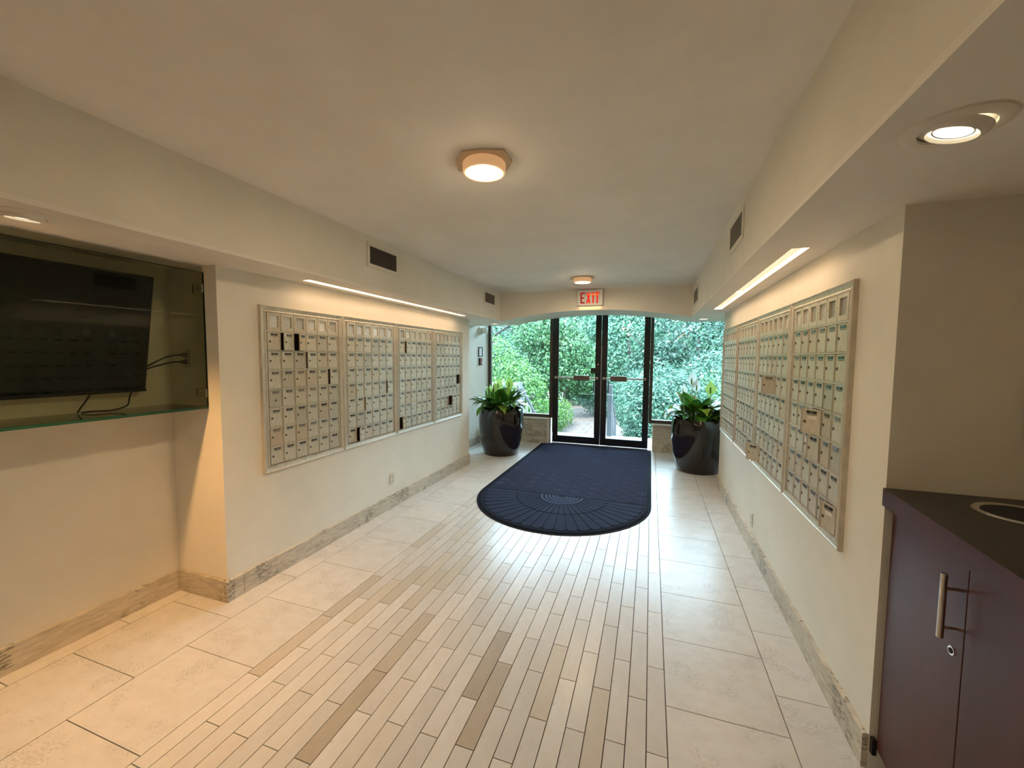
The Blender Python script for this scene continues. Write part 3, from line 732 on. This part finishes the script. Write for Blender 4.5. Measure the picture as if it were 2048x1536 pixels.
# ------------------------------------------------------------------ entrance mat
mxl, mxr, myb, myc = -1.835, .047, 7.165, 4.40; mcx = (mxl+mxr)/2; mrx = (mxr-mxl)/2; mry = 1.0
def outline(ins, n=56):
    p = [(mxr-ins, myb-ins), (mxl+ins, myb-ins)]
    for i in range(n+1):
        a = PI+PI*i/n; p.append((mcx+(mrx-ins)*math.cos(a), myc+(mry-ins)*math.sin(a)))
    return p
R = tag(empty('entrance_mat', (mcx, 5.2, 0)), 'navy half round entrance mat with ribbed diamonds and a fan of petals', 'mat')
def rel(p): return [(x-mcx, y-5.2) for x, y in p]
MB().prism(rel(outline(.0)), .0, .005, M_RUB).obj('rubber_backing', R)
MB().prism(rel(outline(.045)), .005, .0075, M_RUB).obj('base_carpet', R)
def ring(name, a, c, z0, z1, m):
    A, B = rel(outline(a)), rel(outline(c)); q = MB(); n = len(A)
    for i in range(n):
        j = (i+1) % n
        q.poly([(*A[i], z1), (*A[j], z1), (*B[j], z1), (*B[i], z1)], m); q.poly([(*B[i], z1), (*B[j], z1), (*B[j], z0), (*B[i], z0)], m); q.poly([(*A[i], z0), (*A[j], z0), (*A[j], z1), (*A[i], z1)], m)
    return q.obj(name, R)
ring('border_lip', .030, .040, .005, .0105, M_RUB); ring('border_cord', .052, .060, .0075, .0115, M_PETAL)
# ribbed diamonds
q = MB(); s = .131; fx0, fx1, fy0, fy1 = mxl+.062, mxr-.062, myc+.03, myb-.06; nr = 8; rw = .0046
da = Vector((math.sqrt(.5), math.sqrt(.5))); db = Vector((-math.sqrt(.5), math.sqrt(.5)))
def clipseg(p, e):
    t0, t1 = 0., 1.; d = e-p
    for pp, qq in ((-d.x, p.x-fx0), (d.x, fx1-p.x), (-d.y, p.y-fy0), (d.y, fy1-p.y)):
        if abs(pp) < 1e-9:
            if qq < 0: return None
        else:
            t = qq/pp
            if pp < 0: t0 = max(t0, t)
            else: t1 = min(t1, t)
    return (p+d*t0, p+d*t1) if t1-t0 > .02 else None
org = Vector((mcx, fy0))
for i in range(-24, 40):
    for j in range(-22, 40):
        c = org+da*(i*s)+db*(j*s)
        if c.x < fx0-.2 or c.x > fx1+.2 or c.y < fy0-.3 or c.y > fy1+.2: continue
        for k in range(nr):
            o_ = (k+.5)/nr*s
            a0, a1 = (c+db*o_+da*.004, c+db*o_+da*(s-.004)) if (i+j) % 2 else (c+da*o_+db*.004, c+da*o_+db*(s-.004))
            sg = clipseg(a0, a1)
            if not sg: continue
            p, e = sg; d = (e-p).normalized(); w = Vector((-d.y, d.x))*rw; o2 = Vector((mcx, 5.2)); p = p-o2; e = e-o2
            zb, zt = .0075, .0112
            A = [p-w, e-w, e+w, p+w]; Bv = [p-w*.6, e-w*.6, e+w*.6, p+w*.6]
            q.poly([(v.x, v.y, zt) for v in Bv], M_RIB)
            for t in (0, 2): q.poly([(A[t].x, A[t].y, zb), (A[(t+1) % 4].x, A[(t+1) % 4].y, zb), (Bv[(t+1) % 4].x, Bv[(t+1) % 4].y, zt), (Bv[t].x, Bv[t].y, zt)], M_RIB)
q.obj('ribbed_field', R, fix=False)['kind'] = 'stuff'
# fan
sy_ = mry/mrx; NPET = 24
def petal(r0, r1, a0, a1, rnd_end):
    pts = []; g = .005
    def pt(r, a): return (r*math.cos(a), r*math.sin(a)*sy_+(myc-5.2))
    am = (a0+a1)/2
    for i in range(5): a = a0+(a1-a0)*i/4; pts.append(pt(r0, a+ (am-a)*min(.6, g/r0/((a1-a0)/2))))
    for i in range(9):
        t = 1-i/8; a = a0+(a1-a0)*t; bulge = rnd_end*(1-(2*t-1)**2)
        pts.append(pt(r1-rnd_end+bulge, a+(am-a)*min(.6, g/r1/((a1-a0)/2))))
    return pts
for ringi, (r0, r1, n) in enumerate(((.245, .50, NPET), (.510, .868, NPET))):
    for k in range(n):
        a0 = PI+PI*k/n; a1 = PI+PI*(k+1)/n
        MB().prism(petal(r0, r1, a0, a1, .03 if ringi else .02), .0075, .0112, M_PETAL).obj('fan_petal', R)
for r in (.06, .10, .14, .18, .225):
    q = MB()
    for k in range(24):
        a0 = PI+PI*k/24; a1 = PI+PI*(k+1)/24
        def pt(rr, a): return (rr*math.cos(a), rr*math.sin(a)*sy_+(myc-5.2))
        A, B, C_, D_ = pt(r-.012, a0), pt(r-.012, a1), pt(r+.012, a1), pt(r+.012, a0)
        q.poly([(*A, .0112), (*B, .0112), (*C_, .0112), (*D_, .0112)], M_RIB)
        q.poly([(*A, .0075), (*B, .0075), (*B, .0112), (*A, .0112)], M_RIB); q.poly([(*D_, .0112), (*C_, .0112), (*C_, .0075), (*D_, .0075)], M_RIB)
    q.obj('fan_hub_ring', R)

# ------------------------------------------------------------------ planters and peace lilies
def planter(x, y, label):
    R = tag(empty('planter_pot', (x, y, 0)), label, 'planter', 'tall glossy pots by the entrance')
    prof = [(0, 0), (.262, 0), (.275, .008), (.300, .10), (.333, .25), (.355, .42), (.362, .55), (.355, .66), (.343, .728), (.336, .735), (.329, .728), (.332, .66), (.325, .60)]
    autosmooth(MB().lathe(prof, M_POT, 72).obj('pot', R), 50)
    q = MB(); nn = 28; rr = [0, .1, .2, .3, .328]; vs = []
    for k, r_ in enumerate(rr): vs.append([(r_*math.cos(2*PI*i/nn), r_*math.sin(2*PI*i/nn), .655+.02*(1-r_/.33)+rnd.uniform(-.006, .006)) for i in range(nn)])
    for k in range(1, len(rr)-1):
        for i in range(nn):
            j = (i+1) % nn; q.poly([vs[k][i], vs[k][j], vs[k+1][j], vs[k+1][i]], M_SOIL)
    q.poly(vs[1], M_SOIL); q.obj('soil', R, True)
    return R
planter(-2.265, 6.13, 'glossy charcoal planter pot beside the framed notice'); planter(.655, 6.14, 'glossy charcoal planter pot beside mailboxes of the sink cabinet wall')
def leaf_mesh(L, Wd, arch, pet, m, fold=.25, spadix=None):
    # grows from origin: petiole straight up-out, blade arching over
    q = MB(); pts = []; n = 9; p = Vector((0, 0, 0)); ang = math.radians(78); pts_p = [p.copy()]
    for i in range(4):
        p = p+Vector((math.cos(ang), 0, math.sin(ang)))*pet/4; ang -= arch*.10; pts_p.append(p.copy())
    q.tube(pts_p, [.0065, .0055, .005, .0045, .004], m, 5, False)
    rows = []
    for i in range(n+1):
        t = i/n; w = Wd*.5*(math.sin(PI*min(1, t*1.04)**.80))**.85 if 0 < t < 1 else 0.0015
        d = Vector((math.cos(ang), 0, math.sin(ang))); nrm = Vector((-math.sin(ang), 0, math.cos(ang)))
        rows.append((p+Vector((0, w, 0))+nrm*w*fold, p.copy(), p+Vector((0, -w, 0))+nrm*w*fold))
        p = p+d*L/n; ang -= arch*(1.6*t+.2)/n*1.3
    b0 = len(q.v)
    for r in rows: q.v += [tuple(v) for v in r]
    for i in range(n):
        for k in (0, 1):
            q.f.append((b0+i*3+k, b0+i*3+k+1, b0+i*3+k+4, b0+i*3+k+3)); q.m.append(q.mi(m))
    if spadix: q.tube([rows[1][1]+Vector((.012, 0, .0)), rows[4][1]+Vector((.02, 0, .01))], [.007, .006], spadix, 6)
    return q.mesh('leaf', True)
def lily(x, y, seed, label, blooms, dead, n=78):
    rr = random.Random(seed); R = tag(empty('peace_lily', (x, y, .66)), label, 'plant', 'peace lilies in the pots')
    var = {}
    for a in (.6, 1.0, 1.5):
        for k, m in enumerate((M_LILY, M_LILYY)): var[(a, k)] = leaf_mesh(.28, .135, a, .15, m)
    for i in range(n):
        a = (.6, 1.0, 1.5)[i % 3]; tilt = rr.random()*32+(a-.6)*14
        o = inst('leaf', var[(a, 1 if rr.random() < .36 else 0)], R, (rr.uniform(-.12, .12), rr.uniform(-.12, .12), .0))
        s_ = rr.uniform(.88, 1.32); o.scale = (s_,)*3
        o.rotation_euler = (0, math.radians(tilt), rr.random()*2*PI)
    fm = {'w': leaf_mesh(.135, .085, -.2, .34, M_SPATHE, .35, M_LILYY), 'g': leaf_mesh(.125, .085, -.2, .26, M_SPATHG, .35, M_LILY)}
    for (k, dx, dy, s_, tilt, rz) in blooms:
        o = inst('bloom', fm[k], R, (dx, dy, 0)); o.scale = (s_,)*3; o.rotation_euler = (0, math.radians(tilt), math.radians(rz))
    dm = leaf_mesh(.12, .05, 1.0, .36, M_LILYB)
    for dx, dy, tilt, rz, s_ in dead:
        o = inst('withered_leaf', dm, R, (dx, dy, 0)); o.rotation_euler = (0, math.radians(tilt), math.radians(rz)); o.scale = (s_,)*3
lily(-2.265, 6.13, 5, 'peace lily with pale green blooms in pot beside the framed notice',
     [('g', -.06, -.08, 1.32, -4, 250), ('g', -.12, -.04, 1.22, 0, 230), ('g', -.03, .0, 1.45, -6, 260), ('g', -.16, -.04, 1.15, 2, 215), ('g', .13, .02, 1.5, -8, 280), ('w', .0, .08, 1.15, 0, 60), ('g', .0, -.10, 1.1, 6, 300), ('w', .19, .02, 1.0, 4, -20)],
     [(-.1, -.05, 34, 195, 1.0), (.16, -.02, 30, -20, .8)])
lily(.655, 6.14, 9, 'peace lily with tall white blooms and yellowed leaves',
     [('w', -.10, -.04, 1.52, -6, 250), ('w', -.06, -.08, 1.30, -6, 270), ('w', -.19, -.09, 1.18, -2, 240), ('g', .12, -.08, 1.55, -8, 260)],
     [(.05, .1, 10, 120, 1.0), (.16, .0, 22, 10, 1.0)], 84)

# ------------------------------------------------------------------ outside
b = MB(); b.box(-30, 30, 8.5, 60, -1.1, -.9, M_GROUND); struct(b.obj('ground'))
ld = struct(MB().box(-4.6, 2.2, YW+.05, 8.40, -.9, -.02, M_CONC).obj('entrance_landing'))
for k in range(1, 5): MB().box(-2.62, -.80, 8.40+(k-1)*.27, 8.40+k*.27, -.9, -.02-.176*k, M_CONC).obj('step', ld)
pw = struct(MB().box(-3.6, -.7, 9.48, 21, -.9, -.885, M_PATH).obj('garden_path'))
k = 0
for r_ in range(16):
    y = 11.6+r_*.5
    for c_ in range(4):
        off = .35 if r_ % 2 else 0
        MB().box(-3.55+c_*.72+off*.5+.01, -3.55+(c_+1)*.72+off*.5-.01, y+.01, y+.49, -.885, -.873, M_PATH).obj('paving_stone', pw)
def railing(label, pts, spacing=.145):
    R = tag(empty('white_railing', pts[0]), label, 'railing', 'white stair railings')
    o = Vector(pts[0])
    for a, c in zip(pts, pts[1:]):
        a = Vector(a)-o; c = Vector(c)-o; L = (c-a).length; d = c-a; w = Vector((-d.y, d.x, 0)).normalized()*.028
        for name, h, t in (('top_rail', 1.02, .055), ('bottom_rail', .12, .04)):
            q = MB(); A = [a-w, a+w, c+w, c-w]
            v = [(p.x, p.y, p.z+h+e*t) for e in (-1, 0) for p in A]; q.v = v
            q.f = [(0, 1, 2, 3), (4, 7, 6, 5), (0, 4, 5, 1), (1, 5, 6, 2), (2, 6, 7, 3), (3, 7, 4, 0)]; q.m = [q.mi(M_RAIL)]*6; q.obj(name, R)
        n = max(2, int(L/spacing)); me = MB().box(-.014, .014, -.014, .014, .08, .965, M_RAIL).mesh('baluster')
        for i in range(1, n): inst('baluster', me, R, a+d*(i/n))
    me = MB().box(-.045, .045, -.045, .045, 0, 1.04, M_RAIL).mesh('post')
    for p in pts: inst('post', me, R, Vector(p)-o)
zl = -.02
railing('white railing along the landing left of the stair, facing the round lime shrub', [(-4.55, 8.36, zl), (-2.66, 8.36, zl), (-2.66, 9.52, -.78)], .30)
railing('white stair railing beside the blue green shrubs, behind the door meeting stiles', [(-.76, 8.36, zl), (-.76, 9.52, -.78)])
def foliage(n, centers, leaf, m, seed, flat=.0):
    g = np.random.default_rng(seed); V = []; 
    tot = sum(c[4] for c in centers)
    for (cx, cy, cz, (rx, ry, rz), wgt) in centers:
        k = int(n*wgt/tot)
        d = g.normal(size=(k, 3)); d /= np.linalg.norm(d, axis=1)[:, None]
        # lumpy shell
        lump = 1+.16*np.sin(d[:, 0]*7+cx)*np.sin(d[:, 1]*6+cy*2)*np.sin(d[:, 2]*8+cz)
        r = (.62+.38*g.random(k)**.55)*lump
        p = np.stack([cx+d[:, 0]*rx*r, cy+d[:, 1]*ry*r, cz+d[:, 2]*rz*r], 1)
        nrm = d+g.normal(size=(k, 3))*.55+np.array([0, 0, .35]); nrm /= np.linalg.norm(nrm, axis=1)[:, None]
        t = np.cross(nrm, g.normal(size=(k, 3))); t /= np.linalg.norm(t, axis=1)[:, None]; w = np.cross(nrm, t)
        s = leaf*(.6+.8*g.random(k))[:, None]
        a = p-t*s*.5; c = p+t*s*.5; b1 = p+w*s*.26+nrm*s*.08; b2 = p-w*s*.26+nrm*s*.08
        V.append(np.stack([a, b1, c, b2], 1).reshape(-1, 3))
    V = np.concatenate(V); nf = len(V)//4
    me = bpy.data.meshes.new('foliage'); me.vertices.add(len(V)); me.vertices.foreach_set('co', V.astype(np.float32).ravel())
    me.loops.add(nf*4); me.loops.foreach_set('vertex_index', np.arange(nf*4, dtype=np.int32))
    me.polygons.add(nf); me.polygons.foreach_set('loop_start', np.arange(0, nf*4, 4, dtype=np.int32)); me.polygons.foreach_set('loop_total', np.full(nf, 4, dtype=np.int32))
    me.materials.append(m); me.update(calc_edges=True); me.validate(); return me
def tree(name, label, cat, base, blobs, n, leaf, m, seed, trunk=None, branches=(), group=None):
    R = tag(empty(name, base), label, cat, group); B = Vector(base)
    f = inst('foliage', foliage(n, blobs, leaf, m, seed), R); f['kind'] = 'stuff'
    if trunk:
        r0, h = trunk; q = MB(); rr = random.Random(seed)
        pts = [(rr.uniform(-.06, .06)*i, rr.uniform(-.06, .06)*i, h*i/4) for i in range(5)]
        q.tube(pts, [r0*(1-.16*i) for i in range(5)], M_BARK, 8); q.obj('trunk', R, True)
    for (p0, p1, p2, r_) in branches:
        q = MB(); q.tube([Vector(p0)-B, Vector(p1)-B, Vector(p2)-B], [r_, r_*.75, r_*.4], M_BARK, 6); q.obj('branch', R, True)
    return R
GZ = -.9
def blob(x, y, z, rx, ry, rz, b, w=1): return (x-b[0], y-b[1], z-b[2], (rx, ry, rz), w)
def mk(name, label, cat, base, bl, n, leaf, m, seed, **k):
    return tree(name, label, cat, base, [blob(*q[:6], base, *(q[6:] or (1,))) for q in bl], n, leaf, m, seed, **k)
# near shrubs
mk('round_shrub', 'big rounded lime green shrub behind the landing railing', 'shrub', (-5.2, 12.2, GZ),
   [(-5.2, 12.2, .75, 1.7, 1.5, 1.55, 3), (-3.9, 11.9, .3, 1.0, 1.0, 1.1, 1.5), (-6.9, 12.4, .5, 1.3, 1.2, 1.4, 1.2), (-4.6, 11.6, -.2, 1.2, .9, .8, 1)], 20000, .085, M_LF_LIME, 1, trunk=(.12, 1.2))
mk('clipped_hedge', 'bright green clipped hedge beside the stone path', 'hedge', (-3.15, 12.9, GZ),
   [(-3.25, 12.2, -.55, .62, .8, .62, 1), (-3.15, 13.2, -.45, .62, .9, .66, 1), (-3.1, 14.2, -.45, .6, .8, .62, .8)], 11000, .055, M_LF_LIME, 2)
mk('wide_shrub', 'wide blue green shrub behind the stair railing', 'shrub', (1.0, 11.6, GZ),
   [(.3, 11.2, .2, 1.15, 1.1, 1.25, 2.2), (1.9, 11.6, .35, 1.6, 1.2, 1.45, 2.6), (3.6, 12.0, .2, 1.4, 1.2, 1.3, 1.6), (.9, 10.9, -.45, 1.5, .9, .7, 1.4), (-.2, 12.6, .1, .8, .9, 1.1, 1)], 34000, .085, M_LF_TEAL, 3, trunk=(.10, 1.0))
mk('path_shrub', 'small pale shrub at the far end of the stone path', 'shrub', (-1.5, 17.2, GZ),
   [(-1.6, 17.4, -.1, 1.3, 1.0, .85, 1), (-.4, 16.4, .1, 1.1, 1.0, 1.0, 1)], 9000, .10, M_LF_TEAL, 4)
mk('lime_shrub', 'low lime green shrub past the planter with white blooms', 'shrub', (2.9, 15.5, GZ),
   [(2.7, 15.6, .35, 1.2, 1.0, .95, 1), (4.2, 15.8, .6, 1.3, 1.0, 1.2, 1)], 8000, .10, M_LF_LIME, 5)
mk('young_tree', 'mid green young tree seen through the door with the lock case', 'tree', (-3.6, 16.2, GZ),
   [(-3.6, 16.2, 1.55, 1.4, 1.2, 1.7, 2), (-2.6, 16.6, 1.0, 1.0, 1.0, 1.1, 1), (-4.3, 15.8, 2.6, 1.1, 1.0, 1.0, 1)], 13000, .13, M_LF_MID, 6, trunk=(.09, 3.0))
# far trees
far = [(-13.0, 24, 3.0, 'broad pale tree beyond the lime shrub with a bare dark bough', M_LF_FAR), (-8.6, 22, 2.6, 'pale green tree rising behind the round lime shrub', M_LF_FAR),
       (-4.6, 24, 2.8, 'pale tree standing behind the mid green young tree', M_LF_FAR), (-1.0, 22, 2.2, 'pale green tree behind the door meeting stiles', M_LF_FAR),
       (2.2, 20.5, 2.3, 'dense blue green tree with hollow shade in its leaf colour behind the wide shrub', M_LF_DARK), (6.2, 22, 2.4, 'blue green tree past the low lime shrub', M_LF_TEAL)]
for i, (x, y, z, lb, m) in enumerate(far):
    br = []
    if i == 1: br = [((-7.9, 19.6, 2.5), (-6.6, 19.6, 3.3), (-5.0, 19.8, 4.0), .07), ((-7.2, 19.6, 2.9), (-6.2, 19.6, 3.0), (-5.4, 19.7, 2.7), .035)]
    if i == 3: br = [((.6, 19.3, 2.0), (1.3, 19.2, 2.7), (2.2, 19.2, 3.3), .03), ((-1.0, 19.4, 2.7), (-.55, 19.3, 2.3), (-.2, 19.3, 1.9), .03)]
    if i == 4: br = [((2.6, 18.0, 2.4), (3.4, 17.9, 2.7), (4.2, 17.9, 2.75), .03)]
    mk('background_tree', lb, 'tree', (x, y, GZ), [(x, y, z, 2.9, 2.2, 2.7, 3), (x-1.7, y-.8, z-1.6, 1.8, 1.5, 1.7, 1.4), (x+1.8, y-.6, z-1.4, 1.8, 1.5, 1.8, 1.4), (x+.4, y-.4, z-3.0+.6, 2.2, 1.4, 1.2, 1.2)],
       17000, .16, m, 20+i, trunk=(.18, 3.4), branches=br, group='trees beyond the garden')
BD = ['tall hazy tree far behind the broad pale tree with the bough', 'tall hazy tree far behind the gap between broad pale tree and round lime shrub', 'tall hazy tree far behind the mid green young tree',
      'tall hazy tree far behind the stair railing and door meeting stiles', 'tall hazy tree far behind the dense blue green tree', 'tall hazy tree far behind the low lime green shrub']
for i, (x, y) in enumerate(((-19, 31), (-12.5, 33), (-6, 32), (.5, 33), (7, 31), (12.5, 27))):
    mk('backdrop_tree', BD[i], 'tree', (x, y, GZ), [(x, y, 3.0, 4.2, 2.6, 4.4, 3), (x-2.2, y-.8, .8, 2.6, 1.6, 2.6, 1), (x+2.2, y-.8, .8, 2.6, 1.6, 2.6, 1)], 26000, .30, M_LF_FAR, 40+i, trunk=(.25, 4), group='tall trees closing the view')
R = tag(empty('garden_bench', (-4.35, 19.2, GZ)), 'dark framed pale bench at the end of the clipped hedge', 'bench')
for x in (-.42, 0, .42): MB().box(x-.035, x+.035, -.03, .03, 0, .86, M_BRONZE).obj('upright', R)
for z in (.48, .62, .74): MB().box(-.42, .42, -.05, -.031, z, z+.10, M_CONC).obj('back_slat', R)
for y in (-.42, -.30, -.18): MB().box(-.42, .42, y, y+.10, .40, .43, M_CONC).obj('seat_slat', R)
MB().box(-.44, .44, -.44, -.06, .365, .399, M_BRONZE).obj('seat_frame', R)
for x in (-.40, .40): MB().box(x-.03, x+.03, -.44, -.38, 0, .365, M_BRONZE).obj('leg', R)
